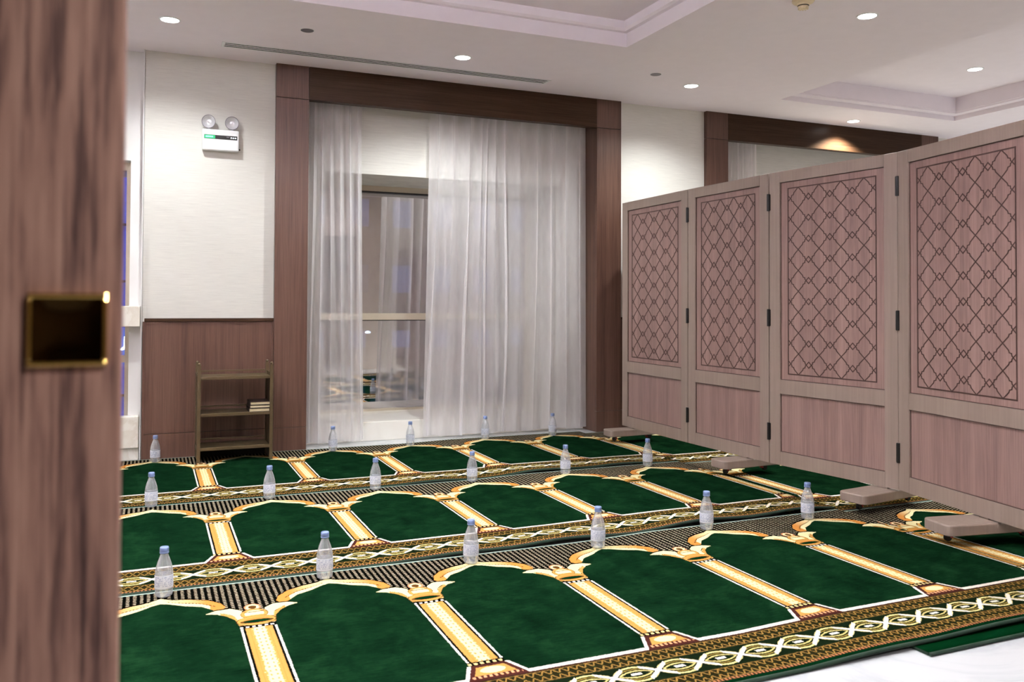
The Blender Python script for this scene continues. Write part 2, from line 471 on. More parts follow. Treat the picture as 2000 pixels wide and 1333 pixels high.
# back wall with two window bays
bm = bmesh.new()
abox(bm, -.05, 1.12, YB, YBK, 0, 3.0)
abox(bm, 3.70, 5.12, YB, YBK, 0, 3.0)
abox(bm, 7.70, XR, YB, YBK, 0, 3.0)
for d0 in (0, 4.0):
    abox(bm, 1.12 + d0, 1.27 + d0, WY, YBK, .159, 3.0)
    abox(bm, 3.46 + d0, 3.70 + d0, WY, YBK, .159, 3.0)
    abox(bm, 1.27 + d0, 3.46 + d0, WY, YBK, 2.226, 3.0)
struct(mk('wall_back', bm, 'wallpaper'), 'wall covered in pale horizontally streaked wallpaper')
# left part of back wall (plain, with its own window)
bm = bmesh.new()
LY = 6.84
abox(bm, XL, -1.75, LY, YBK, 0, 3.0)
abox(bm, -.139, -.05, LY, YBK, 0, 3.0)
abox(bm, -1.75, -.139, LY, YBK, 2.19, 3.0)
abox(bm, -1.75, -.139, LY, YBK, 0, .15)
struct(mk('wall_back_left', bm, 'paint'), 'plain white wall behind the door edge')
struct(box('wall_left', XL - .1, XL, YF, YBK, 0, 3.0, 'paint'))
struct(box('wall_right', XR, XR + .1, YF, YBK, 0, 3.0, 'greywall'))
# front wall with the doorway we look through
bm = bmesh.new()
abox(bm, XL, -.93, YF - .06, YF + .06, 0, 3.0)
abox(bm, 3.30, XR, YF - .06, YF + .06, 0, 3.0)
abox(bm, -.93, 3.30, YF - .06, YF + .06, 2.30, 3.0)
struct(mk('wall_front', bm, 'greywall'))
bm = bmesh.new()
abox(bm, XL, XL + .1, -2.2, YF - .06, 0, 3.0); abox(bm, 3.3, 3.4, -2.2, YF - .06, 0, 3.0); abox(bm, XL, 3.4, -2.3, -2.2, 0, 3.0)
struct(mk('wall_corridor', bm, 'corridor'))
struct(box('ceiling_corridor', XL, 3.4, -2.3, YF - .06, 2.62, 2.7, 'corridor'))

# ceiling with two coffers
def ceiling():
    bm = bmesh.new()
    T1 = (-1.4, 3.14, 1.4, 5.285); T2 = (5.21, 7.40, 1.0, 6.08)
    xs = sorted([XL, T1[0], T1[1], T2[0], T2[1], XR]); ys = sorted([YF, T1[2], T1[3], T2[2], T2[3], YBK])
    for a, a2 in zip(xs, xs[1:]):
        for c, c2 in zip(ys, ys[1:]):
            mx_, my_ = (a + a2) / 2, (c + c2) / 2
            if any(t[0] < mx_ < t[1] and t[2] < my_ < t[3] for t in (T1, T2)): continue
            vs = [bm.verts.new(p) for p in ((a, c, 3.0), (a, c2, 3.0), (a2, c2, 3.0), (a2, c, 3.0))]
            bm.faces.new(vs)
    bmesh.ops.remove_doubles(bm, verts=bm.verts, dist=1e-5)
    for t, prof in ((T1, [(0, 0), (0, .10), (.035, .10), (.05, .115), (.05, .17)]), (T2, [(0, 0), (0, .045), (.085, .045), (.085, .06), (.10, .06), (.10, .20)])):
        prev = None
        for ins, dz in prof:
            L = [bm.verts.new(p) for p in ((t[0] + ins, t[2] + ins, 3 + dz), (t[1] - ins, t[2] + ins, 3 + dz), (t[1] - ins, t[3] - ins, 3 + dz), (t[0] + ins, t[3] - ins, 3 + dz))]
            if prev:
                for i in range(4): bm.faces.new((prev[i], prev[(i + 1) % 4], L[(i + 1) % 4], L[i]))
            prev = L
        bm.faces.new(prev)
    abox(bm, XL - .1, XR + .1, YF - .06, YBK, 3.24, 3.34)
    for p in ((XL - .1, XL, YF, YBK), (XR, XR + .1, YF, YBK), (XL, XR, YBK - .03, YBK), (XL, XR, YF - .06, YF)):
        abox(bm, *p, 3.0, 3.24)
    o = mk('ceiling', bm, 'plaster'); return struct(o, 'white plaster ceiling with recessed coffers')
ceiling()

# wood portals around the window bays
def portal(name, x0, label):
    r = tag(empty(name, (x0, YB, 0)), label, None, None, 'structure')
    y0, y1, W_ = -.045, .0, 3.06
    g = .0015
    for px in (0, W_ - .25):
        a = box('base_block', px, px + .25, y0, y1 + .0, 0, .185, 'veneer', r, .001)
        a = box('post', px, px + .25, y0, y1, .187, 2.738, 'veneer', r, .001)
        a = box('corner_block', px, px + .25 - (g if px == 0 else 0), y0, y1, 2.741, 3.0, 'veneer', r, .001)
    box('header', .25 + g, W_ - .25 - g, y0, y1 + .03, 2.741, 3.0, 'veneer_h', r, .001)
    # returns that line the bay
    box('side_lining', .235, .25, y1, .215, 0, 3.0, 'veneer', r)
    box('side_lining', W_ - .25, W_ - .235, y1, .215, 0, 3.0, 'veneer', r)
    return r
portal('trim_1', .88, 'brown wood veneer surround of the fully visible curtained window')
portal('trim_2', 4.88, 'brown wood veneer surround of the far window behind the folding screen')

# wainscots
def wains(name, x0, x1, label):
    r = tag(empty(name, (x0, YB, 0)), label, None, None, 'structure')
    W_ = x1 - x0
    box('panel', .006, W_ - .012, -.020, 0, .187, 1.005, 'veneer', r)
    box('skirting', .006, W_ - .012, -.020, 0, 0, .184, 'veneer', r)
    box('cap_rail', 0, W_, -.032, 0, 1.006, 1.030, 'veneer_h', r, .002)
    box('edge_strip', -.010, .006, -.030, 0, 0, 1.006, 'veneer', r)
    box('edge_strip', W_ - .012, W_, -.030, 0, 0, 1.006, 'veneer', r)
wains('trim_3', -.035, .879, 'brown wood wainscot behind the bronze shelf')
wains('trim_4', 3.942, 4.879, 'brown wood wainscot between the two windows')
struct(box('trim_5', -.060, -.052, 6.752, 6.84, 0, 3.0, 'paint'), 'slim metal corner strip at the left end of the wallpaper')

# windows
def window(name, d0):
    r = tag(empty(name, (d0, GY, 0)), None, None, None, 'structure')
    x0, x1 = 1.27, 3.46
    zb, zt = .159, 2.226
    box('pane', x0, x1, .0, .012, 1.055, zt - .05, 'glass', r)
    box('pane', x0, x1, .0, .012, zb + .02, .995, 'glass', r)
    box('frame_head', x0, x1, -.03, .05, zt - .05, zt, 'alu', r)
    box('gasket', x0, x1, -.034, .0, zt - .062, zt - .05, 'aludark', r)
    box('frame_sill', x0, x1, -.03, .05, zb, zb + .02, 'alu', r)
    box('transom', x0, x1, -.05, .05, .995, 1.055, 'alu', r)
    box('gasket', x0, x1, -.03, .0, .987, .995, 'aludark', r)
    for q in (x0, x1 - .05): box('frame_side', q, q + .05, -.03, .05, zb + .02, zt - .05, 'alu', r)
    sl = mk_sill = box('window_sill', 1.12, 3.70, WY - GY, .0, 0, .159, 'marble', r, .004)
    return r
window('window_1', 0); window('window_2', 4.0)

# left window, seen as a sliver past the door
r = tag(empty('window_3', (0, 6.95, 0)), None, None, None, 'structure')
box('pane', -1.75, -.168, .06, .07, .33, 2.13, 'glass_clear', r)
box('frame_side', -.168, -.139, .0, .09, .15, 2.19, 'alu', r)
box('frame_head', -1.75, -.168, .0, .09, 2.13, 2.19, 'alu', r)
box('transom', -1.75, -.168, .0, .09, .70, .75, 'alu', r)
struct(box('trim_6', -1.9, -.064, 6.735, 6.84, .97, 1.12, 'marble', None, .004), 'white marble ledge across the left window')
struct(box('trim_7', -1.9, -.064, 6.755, 6.84, .09, .32, 'marble', None, .006), 'white marble block below the left window')
struct(box('trim_8', -1.9, -.064, 6.785, 6.84, 0, .085, 'marble', None, .002), 'marble skirting below the left window')

# ------------------------------------------------------------------ outside at dusk
M['facade'] = plain('blue_cladding', srgb(120, 150, 235), .6, var=.1)
M['facade_dark'] = plain('dark_facade', srgb(70, 66, 70), .7, var=.1)
M['asphalt'] = plain('street', srgb(70, 72, 84), .8, var=.1)
M['litwin'] = emit('lit_window', (1, .96, .88), 2.5)
M['coollamp'] = emit('lamp_cool', (.8, .88, 1), 4)
M['signblue'] = emit('sign_blue', (.02, .10, .35), .8)
M['signwhite'] = emit('sign_white', (1, 1, 1), 2.5)
struct(box('ground_outside', -14, 30, YBK + .3, 45, -1.3, -1.2, 'asphalt'), 'street outside the windows')
def building(x0, x1, y, z1, mat, label, lit, rows=5, cols=5, seed=1):
    rr = random.Random(seed)
    t = tag(empty('building', ((x0 + x1) / 2, y, -1.2)), label, 'building')
    W_ = x1 - x0; Hh = z1 + 1.2
    box('wall', -W_ / 2, W_ / 2, 0, 3, 0, Hh, mat, t)
    for j in range(rows):
        z = (j + .5) * Hh / rows
        box('ledge', -W_ / 2, W_ / 2, -.06, 0, z + Hh / rows * .42, z + Hh / rows * .46, 'facade_dark', t)
        for i in range(cols):
            x = -W_ / 2 + (i + .5) * W_ / cols
            f = box('window', x - W_ / cols * .25, x + W_ / cols * .25, -.04, 0, z - Hh / rows * .22, z + Hh / rows * .26, 'aludark', t)
            box('pane', x - W_ / cols * .22, x + W_ / cols * .22, -.05, -.04, z - Hh / rows * .19, z + Hh / rows * .23, 'litwin' if rr.random() < lit else 'glass', f)
    return t
building(-4.5, -.33, 15, 7, 'facade', 'blue-lit clad building seen through the sliver of window beside the door', .25, 9, 5, 3)
building(1.2, 12, 26, 9, 'facade_dark', 'dark building outside behind the big curtained window', 0, 5, 8, 5)
t = tag(empty('shop_sign', (-.46, 14.817, .45)), 'white-lettered blue shop sign seen beside the door edge', 'sign')
box('board', -.35, .13, 0, .12, -.3, .28, 'signblue', t)
bm = bmesh.new()                       # two connected letter strokes and dots
for a in range(9):
    th0, th1 = pi + a * pi / 9, pi + (a + 1) * pi / 9
    p = [(.02 + .09 * cos(th0), .06 * sin(th0)), (.02 + .09 * cos(th1), .06 * sin(th1))]
    abox(bm, min(p[0][0], p[1][0]) - .008, max(p[0][0], p[1][0]) + .008, -.03, 0, min(p[0][1], p[1][1]) - .008, max(p[0][1], p[1][1]) + .018)
abox(bm, .09, .115, -.03, 0, 0, .15); abox(bm, -.22, -.07, -.03, 0, -.02, .01); abox(bm, 0, .03, -.03, 0, .05, .08)
mk('lettering', bm, 'signwhite', t)
def street_lamp(x, y, z, label):
    t = tag(empty('street_lamp', (x, y, -1.2)), label, 'lamp', 'lamps outside the windows')
    bm = bmesh.new(); lathe(bm, [(.05, 0), (.03, z + 1.15)], 10); mk('pole', bm, 'black', t)
    bm = bmesh.new(); lathe(bm, [(.02, 0), (.04, .015), (.04, .03), (.015, .045)], 12, cz=z + 1.13); mk('lamp_head', bm, 'coollamp', t)
street_lamp(2.85, 11.9, .78, 'street lamp glowing in the gap between the curtains')
street_lamp(6.6, 12.4, .9, 'taller street lamp glowing through the right curtain')
street_lamp(6.45, 11.6, .35, 'lower street lamp glowing through the right curtain')

# ------------------------------------------------------------------ curtains
def curtain(name, xa, xb, ya, folds, seed, bot_l=0, bot_r=0, amp=.05, label='', group=None, z0=.028, z1=2.95, cat='curtain'):
    rr = random.Random(seed)
    W_ = xb - xa
    per, nz = 14, 40
    wd = [rr.uniform(.45, 1.7) for _ in range(folds)]; tot = sum(wd)
    bd = [0]
    for q in wd: bd.append(bd[-1] + q / tot)
    dr = [0] + [rr.uniform(-.35, .35) / folds for _ in range(folds - 1)] + [0]
    dr2 = [0] + [rr.uniform(-.18, .18) / folds for _ in range(folds - 1)] + [0]
    top = [rr.uniform(.55, 1.0) for _ in range(folds)]
    lowa = [rr.choice((.12, .35, .8, 1.25)) * rr.uniform(.7, 1.2) for _ in range(folds)]
    kx = [rr.uniform(.10, .24) for _ in range(folds)]; kl = [rr.uniform(.02, .30) for _ in range(folds)]
    off = [rr.uniform(-.3, .3) for _ in range(folds + 1)]
    bm = bmesh.new(); g = []
    for j in range(nz + 1):
        h = j / nz; z = z0 + (z1 - z0) * h; low = (1 - h)
        row = []
        for i in range(folds):
            b0 = bd[i] + dr[i] * low + dr2[i] * sin(h * 5 + i); b1 = bd[i + 1] + dr[i + 1] * low + dr2[i + 1] * sin(h * 5 + i + 1)
            A_ = amp * min(1, wd[i] + .25) * (top[i] * h ** .7 + lowa[i] * low ** .8 * .9)
            for q in range(per + (1 if i == folds - 1 else 0)):
                t_ = q / per
                bul = .5 - .5 * cos(2 * pi * t_)
                s_ = b0 + (b1 - b0) * t_
                y = ya - A_ * (bul ** .8 - .45) + amp * low * (off[i] * (1 - t_) + off[i + 1] * t_) + .0035 * sin(t_ * 9 + h * 3 + i) * low
                x = xa + W_ * s_ + min(wd[i] / tot * W_, .16) * (kx[i] * h + kl[i] * low) * sin(2 * pi * t_) + (bot_l * (1 - s_) + bot_r * s_) * low ** 1.3
                row.append(bm.verts.new((x, y, z + (.006 * sin(i * 2.1 + t_ * 3) if j == 0 else 0))))
        g.append(row)
    for j in range(nz):
        for i in range(len(g[0]) - 1): bm.faces.new((g[j][i], g[j][i + 1], g[j + 1][i + 1], g[j + 1][i]))
    o = mk(name, bm, 'sheer', None, True); tag(o, label, cat, group)
    return o
curtain('curtain', 1.165, 1.585, 6.885, 6, 5, -.01, .035, .06, 'narrow white sheer curtain gathered at the left of the main window', 'sheer window curtains')
curtain('curtain', 2.175, 3.665, 6.885, 12, 12, -.055, .0, .065, 'wide white sheer curtain covering the right of the main window', 'sheer window curtains')
curtain('curtain', 5.165, 5.60, 6.885, 9, 21, 0, .03, .05, 'sheer curtain at the far window, its top showing over the screen', 'sheer window curtains')

# ------------------------------------------------------------------ carpets
def wave(x, y, row):
    """lift of the pile: ripples along the near edge, flat further in"""
    near = max(0, 1 - abs(y) / .42)               # y = distance from near edge
    s = {1: .35, 2: 1.0, 3: .8}[row]
    rip = .5 + .5 * sin(x * 9.0 + row * 1.7) ; rip2 = .5 + .5 * sin(x * 4.1 + row)
    act = min(1, max(0, (x - .9) / .8)) if row != 1 else min(1, max(0, (x - 1.9) / .6))
    return near ** 1.5 * .028 * s * act * (rip * .6 + rip2 * .5)
def carpet(x0, x1, yfar, depth, ctr, row, z, label, ripple=True, rz=0, lift=None):
    bm = bmesh.new(); uv = bm.loops.layers.uv.new('UVMap')
    nx, ny = int((x1 - x0) / .035), int(depth / .035)
    g = []
    for j in range(ny + 1):
        v = depth * j / ny; r_ = []
        for i in range(nx + 1):
            x = x0 + (x1 - x0) * i / nx
            zz_ = z + (wave(x, depth - v, row) if ripple else 0) + (lift(x) if lift else 0)
            r_.append((bm.verts.new((x, yfar - v, zz_)), (x - ctr, v)))
        g.append(r_)
    bot = {}
    for j in range(ny):
        for i in range(nx):
            q = [g[j][i], g[j + 1][i], g[j + 1][i + 1], g[j][i + 1]]
            f = bm.faces.new([a[0] for a in q]); f.smooth = True
            for lp, a in zip(f.loops, q): lp[uv].uv = a[1]
    # rim (thickness)
    ring = [g[0][i] for i in range(nx + 1)] + [g[j][nx] for j in range(1, ny + 1)] + [g[ny][i] for i in range(nx - 1, -1, -1)] + [g[j][0] for j in range(ny - 1, 0, -1)]
    low = [bm.verts.new((a[0].co.x, a[0].co.y, max(.0008, a[0].co.z - .010))) for a in ring]
    n = len(ring)
    for i in range(n):
        j = (i + 1) % n
        f = bm.faces.new((ring[i][0], ring[j][0], low[j], low[i])); f.material_index = 1
    o = mk('prayer_carpet', bm, ['carpet', 'greenbind'])
    tag(o, label, 'carpet', 'green prayer carpets with gold columns')
    # rolled green selvedge along the near edge
    bm = bmesh.new(); prev = None
    for i in range(0, nx + 1, 1):
        p = g_co = (x0 + (x1 - x0) * i / nx, yfar - depth)
        zz_ = z + (wave(p[0], 0, row) if ripple else 0) + (lift(p[0]) if lift else 0)
        rg = [bm.verts.new((p[0], p[1] - .004 + .008 * cos(a), max(.001, zz_ - .006 + .007 * sin(a)))) for a in [k_ * pi / 3 for k_ in range(6)]]
        if prev:
            for a in range(6): bm.faces.new((prev[a], prev[(a + 1) % 6], rg[(a + 1) % 6], rg[a]))
        else: bm.faces.new(rg)
        prev = rg
    bm.faces.new(prev[::-1])
    mk('edge_binding', bm, 'greenbind', o, True)
    return o
lf = lambda x: .011 * min(1, max(0, (x - 1.90) / .40))
rows = {1: (3.633, 1.520), 2: (5.165, 1.505), 3: (6.700, 1.520)}
rn = {1: 'nearest', 2: 'middle', 3: 'far'}
for k_, (yf, dp) in rows.items():
    ctr = 1.310 if k_ == 1 else (1.283 if k_ == 2 else 1.29)
    carpet(-2.9, 3.50, yf, dp, ctr, k_, .0125, 'long green prayer carpet with a row of gold-columned arches, %s row' % rn[k_], True, 0, lf)
Bc = {1: (2.36, 3.622, 1.574, 3.905), 2: (3.20, 5.14, 1.50, 3.96), 3: (3.20, 6.665, 1.50, 3.87)}
for k_, (xa, yf, dp, ctr) in Bc.items():
    carpet(xa, 7.0, yf, dp, ctr, k_, .0112, 'green prayer carpet continuing under the folding screen, %s row' % rn[k_], False)

# ------------------------------------------------------------------ water bottles
def bottle():
    t = empty('water_bottle')
    prof = [(.022, .001), (.030, .006), (.0325, .016), (.0315, .024), (.0330, .034), (.0330, .088), (.0325, .094), (.0300, .112), (.0245, .132), (.0180, .150), (.0145, .160), (.0135, .170), (.0135, .176)]
    bm = bmesh.new(); lathe(bm, prof, 28); o = mk('body', bm, 'pet', t, True)
    bm = bmesh.new(); lathe(bm, [(.0335, .036), (.0339, .038), (.0339, .084), (.0335, .086)], 28, cap0=False, cap1=False); mk('label_wrap', bm, 'label', t, True)
    bm = bmesh.new(); lathe(bm, [(.0160, .166), (.0172, .168), (.0172, .171), (.0160, .172), (.0166, .173), (.0166, .187), (.0150, .190)], 24); mk('cap', bm, 'cap', t, True)
    return t
BT = {1: [.063, .677, 1.307, 1.935, 2.575, 3.194], 2: [.020, .650, 1.277, 1.905, 2.544, 3.192], 3: [.048, 1.303, 1.924, 2.574, 3.172]}
BY = {1: [3.568, 3.552, 3.516, 3.509, 3.552, 3.524], 2: [5.147, 5.103, 5.111, 5.112, 5.061, 5.082], 3: [6.561, 6.551, 6.579, 6.60, 6.556]}
ordn = ['first', 'second', 'third', 'fourth', 'fifth', 'sixth']
desc = {3: ['standing before the wood wainscot left of the bronze shelf', 'standing in front of the narrow left curtain', 'standing in front of the gap between the curtains', 'standing before the middle of the wide curtain', 'standing before the right end of the wide curtain']}
first = None
for k_ in (1, 2, 3):
    for i, (x, y) in enumerate(zip(BT[k_], BY[k_])):
        if first is None: o = first = bottle()
        else: o = copy_tree(first)
        o.location = (x, y, .0130 + lf(x) + .0005); o.rotation_euler = (0, 0, random.uniform(0, 6.28))
        if k_ == 3: lb = 'clear blue-capped water bottle ' + desc[3][i]
        else:
            where = ordn[i] + ' from the left' + (', beside the door edge' if i == 0 else ', nearest the folding screen' if i == 5 else '')
            lb = 'clear blue-capped water bottle, %s carpet row, %s' % (rn[k_], where)
        tag(o, lb, 'bottle', 'water bottles on the %s carpet row' % rn[k_])

# ------------------------------------------------------------------ folding screen
J = [(3.68, 6.235), (3.671, 5.270), (3.70, 4.41), (3.826, 3.495), (3.667, 2.56), (3.80, 1.62)]
Z0, Z1, TH = .13, 2.0, .034
scr = tag(empty('folding_screen', (3.68, 6.22, 0)), 'tall pinkish wood folding screen with dark lattice inlay on castor feet', 'screen')
def hexline(bm, p, q, wd, y):
    d_ = Vector((q[0] - p[0], q[1] - p[1])); L = d_.length
    if L < 1e-6: return
    d_ /= L; n_ = Vector((-d_.y, d_.x)) * wd / 2; e = d_ * wd * .45
    pts = [(p[0] - e.x + n_.x, p[1] - e.y + n_.y), (p[0] - e.x - n_.x, p[1] - e.y - n_.y), (q[0] + e.x - n_.x, q[1] + e.y - n_.y), (q[0] + e.x + n_.x, q[1] + e.y + n_.y)]
    for yy, ord_ in ((y, (0, 1, 2, 3)),):
        a = [bm.verts.new((pts[i][0], yy, pts[i][1])) for i in ord_]; bm.faces.new(a)
        b2 = [bm.verts.new((pts[i][0], 0 if y < 0 else 0, pts[i][1])) for i in ord_]
        for i in range(4): bm.faces.new((a[i], b2[i], b2[(i + 1) % 4], a[(i + 1) % 4]))
def clipseg(p, q, x0, x1, z0, z1):
    t0, t1 = 0., 1.; dx, dz = q[0] - p[0], q[1] - p[1]
    for pp, qq in ((-dx, p[0] - x0), (dx, x1 - p[0]), (-dz, p[1] - z0), (dz, z1 - p[1])):
        if abs(pp) < 1e-9:
            if qq < 0: return None
        else:
            r_ = qq / pp
            if pp < 0: t0 = max(t0, r_)
            else: t1 = min(t1, r_)
    if t0 >= t1: return None
    return (p[0] + dx * t0, p[1] + dz * t0), (p[0] + dx * t1, p[1] + dz * t1)
QT = [(0, .645), (.168, .445), (.182, .362), (.262, .330), (.292, .240), (.5, 0)]
def lattice(bm, x0, x1, z0, z1, y):
    px, pz = (x1 - x0) / 4, (z1 - z0) / 9
    for i in range(0, 5):
        for j in range(0, 9):
            cx_, cz_ = x0 + i * px, z0 + (j + 0) * pz + pz * 0
            # shapes centred on the row lines between the small diamonds; crossings lie on borders
            for dj in ((j,) if j < 9 else ()):
                cz_ = z0 + dj * pz + (0 if True else pz / 2)
                for sx in (-1, 1):
                    for sz in (-1, 1):
                        for a, b2 in zip(QT, QT[1:]):
                            s_ = clipseg((cx_ + sx * a[0] * px, cz_ + sz * a[1] * pz), (cx_ + sx * b2[0] * px, cz_ + sz * b2[1] * pz), x0, x1, z0, z1)
                            if s_: hexline(bm, *s_, .0052, y)
    for i in range(5):
        for sx in (-1, 1):
            for a, b2 in zip(QT, QT[1:]):
                s_ = clipseg((x0 + i * px + sx * a[0] * px, z1 - a[1] * pz), (x0 + i * px + sx * b2[0] * px, z1 - b2[1] * pz), x0, x1, z0, z1)
                if s_: hexline(bm, *s_, .0052, y)
    for a, b2 in (((x0, z0), (x1, z0)), ((x1, z0), (x1, z1)), ((x1, z1), (x0, z1)), ((x0, z1), (x0, z0))):
        hexline(bm, a, b2, .007, y)
for i in range(len(J)):
    a, b_ = (Vector(J[i]), Vector(J[i + 1])) if i < len(J) - 1 else (Vector((4.41, 6.69)), Vector((3.70, 6.25)))
    L = (b_ - a).length
    ang = math.atan2((b_ - a).y, (b_ - a).x)
    G = .003; st = .085
    # local frame: x along panel, -y... faces the camera side (towards -X world)
    bm = bmesh.new()
    fx0, fx1 = G, L - G
    zs = [Z0, .215, .583, .672, 1.93, Z1]
    hy = TH / 2
    abox(bm, fx0, fx0 + st, -hy, hy, Z0, Z1, .002, 0, 1); abox(bm, fx1 - st, fx1, -hy, hy, Z0, Z1, .002, 0, 1)
    for z0_, z1_ in ((Z0, .215), (.583, .672), (1.93, Z1)): abox(bm, fx0 + st, fx1 - st, -hy + .0005, hy - .0005, z0_, z1_)
    pf = mk('panel_frame', bm, 'frame', scr)
    pf.location = (a.x - 3.68, a.y - 6.22, 0); pf.rotation_euler = (0, 0, ang)
    iy = hy - .012
    box('upper_board', fx0 + st, fx1 - st, -iy, iy, .672, 1.93, 'panelwood', pf)
    box('lower_board', fx0 + st, fx1 - st, -iy, iy, .215, .583, 'panelwood', pf)
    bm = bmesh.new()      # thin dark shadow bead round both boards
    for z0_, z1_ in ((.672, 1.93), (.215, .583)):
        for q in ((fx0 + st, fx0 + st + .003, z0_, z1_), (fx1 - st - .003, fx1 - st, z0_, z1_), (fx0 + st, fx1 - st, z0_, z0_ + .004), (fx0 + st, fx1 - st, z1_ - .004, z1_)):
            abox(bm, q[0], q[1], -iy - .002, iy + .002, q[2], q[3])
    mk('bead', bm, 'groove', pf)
    side = -1
    bm = bmesh.new()
    lx0, lx1 = fx0 + st + .058, fx1 - st - .058
    lattice(bm, lx0, lx1, .712, 1.886, -iy - .0016)
    la = mk('lattice_inlay', bm, 'groove', pf)
    # hinges at the far-from-start joint
    if i < len(J) - 2:
        for zc in (1.81, 1.065, .335):
            bm = bmesh.new(); lathe(bm, [(.009, -.055), (.010, -.053), (.010, .053), (.009, .055)], 12, L, -hy - .004, zc)
            abox(bm, L - .014, L + .014, -hy - .004, -hy + .001, zc - .052, zc + .052)
            mk('hinge', bm, 'black', pf)
# feet
def at_y(y):
    for p, q in zip(J, J[1:]):
        if q[1] <= y <= p[1]:
            t_ = (p[1] - y) / (p[1] - q[1]); return p[0] + (q[0] - p[0]) * t_, math.atan2(q[1] - p[1], q[0] - p[0])
for fy, ln, wdt in ((6.10, .235, .15), (4.66, .235, .16), (3.60, .285, .17), (2.90, .285, .18)):
    cx_, an = at_y(fy)
    zt_ = .122; zb_ = .071
    bm = bmesh.new()
    out = []
    rr_ = .030
    for cx2, cy2, a0 in ((wdt / 2 - rr_, ln - rr_, 0), (-wdt / 2 + rr_, ln - rr_, pi / 2), (-wdt / 2 + rr_, -ln + rr_, pi), (wdt / 2 - rr_, -ln + rr_, 1.5 * pi)):
        for q in range(6): out.append((cx2, cy2, a0 + q * pi / 10))
    rings = []
    for z_, ins in ((zb_, .004), (zb_ + .004, 0), (zt_ - .006, 0), (zt_ - .002, .002), (zt_, .006)):
        rings.append([bm.verts.new((cx2 + (rr_ - ins) * cos(a_), cy2 + (rr_ - ins) * sin(a_), z_)) for cx2, cy2, a_ in out])
    for r0, r1 in zip(rings, rings[1:]):
        for q in range(len(out)): bm.faces.new((r0[q], r0[(q + 1) % len(out)], r1[(q + 1) % len(out)], r1[q]))
    bm.faces.new(rings[0][::-1]); bm.faces.new(rings[-1])
    ft = mk('foot', bm, 'frame', scr)
    ft.location = (cx_ - 3.68, fy - 6.22, 0); ft.rotation_euler = (0, 0, an)
    box('riser', -.03, .03, -.012, .012, zt_ - .001, Z0 + .001, 'frame', ft)
    for sy in (-1, 1):
        bm = bmesh.new()
        yy = sy * (ln - .07)
        abox(bm, -.016, .016, yy - .014, yy + .014, .058, zb_)
        rg = lathe(bm, [(.017, -.009), (.019, -.006), (.019, .006), (.017, .009)], 14)
        for ring in rg:
            for v_ in ring: v_.co = Vector((v_.co.z, yy + v_.co.x, .0440 + v_.co.y))
        mk('castor', bm, 'black', ft)
        box('brake_tab', -.012, .012, yy - sy * .02 - .012, yy - sy * .02 + .002, .042, .056, 'red', ft, .002)

# ------------------------------------------------------------------ bronze shelf with books
SX0, SX1, SY0, SY1 = .315, .835, 6.395, 6.665
sh_ = tag(empty('shelf_unit', ((SX0 + SX1) / 2, (SY0 + SY1) / 2, .0135)), 'small three-tier bronze metal shelf against the wood wainscot', 'shelf')
hw, hd = (SX1 - SX0) / 2, (SY1 - SY0) / 2
for sx in (-1, 1):
    for sy in (-1, 1):
        zt_ = .688
        x_ = sx * (hw - .012); y_ = sy * (hd - .008)
        p_ = box('post', x_ - .012, x_ + .012, y_ - .008, y_ + .008, 0, zt_, 'bronze', sh_, .001)
        bm = bmesh.new(); bmesh.ops.create_uvsphere(bm, u_segments=12, v_segments=8, radius=.011, matrix=Matrix.Translation((x_, y_, zt_ + .007)))
        mk('knob', bm, 'bronze', p_, True)
for z_ in (.605, .345, .105):
    bm = bmesh.new()
    abox(bm, -hw + .025, hw - .025, -hd - .003, hd, z_ - .006, z_, .001)
    abox(bm, -hw + .025, hw - .025, -hd - .006, -hd + .002, z_ - .020, z_ + .001, .001)
    mk('shelf_board', bm, 'bronze', sh_)
    for sx in (-1, 1):
        bm = bmesh.new()
        x_ = sx * (hw - .022)
        vs = [bm.verts.new((x_ + dx, -hd + .012 + dy, z_ - .012 + dz)) for dx in (-.002, .002) for dy, dz in ((0, 0), (.05, 0), (0, -.05))]
        bm.faces.new(vs[:3]); bm.faces.new(vs[3:][::-1])
        for q in ((0, 1, 4, 3), (1, 2, 5, 4), (2, 0, 3, 5)): bm.faces.new([vs[n_] for n_ in q])
        mk('bracket', bm, 'bronze', sh_)
    box('back_rail', -hw + .025, hw - .025, hd - .010, hd - .004, z_ + .018, z_ + .030, 'bronze', sh_)
bm = bmesh.new()
for sx in (-1, 1):
    abox(bm, sx * (hw - .004) - .003, sx * (hw - .004) + .003, -hd + .018, hd - .018, .075, .095)
    abox(bm, sx * (hw - .004) - .003, sx * (hw - .004) + .003, -hd + .018, hd - .018, .60, .62)
mk('side_rail', bm, 'bronze', sh_)
for sx in (-1, 1):
    q = sorted((sx * (hw - .008), sx * (hw - .016)))
    box('side_panel', q[0], q[1], -hd + .014, hd - .014, .0, .625, 'bronze', sh_, .001)
box('under_shelf_shade', -hw + .025, hw - .025, hd - .022, hd - .016, .0, .088, 'brown_dark', sh_)  # dark sheet standing in for the shade under the bottom shelf
zb_ = .0135 + .345
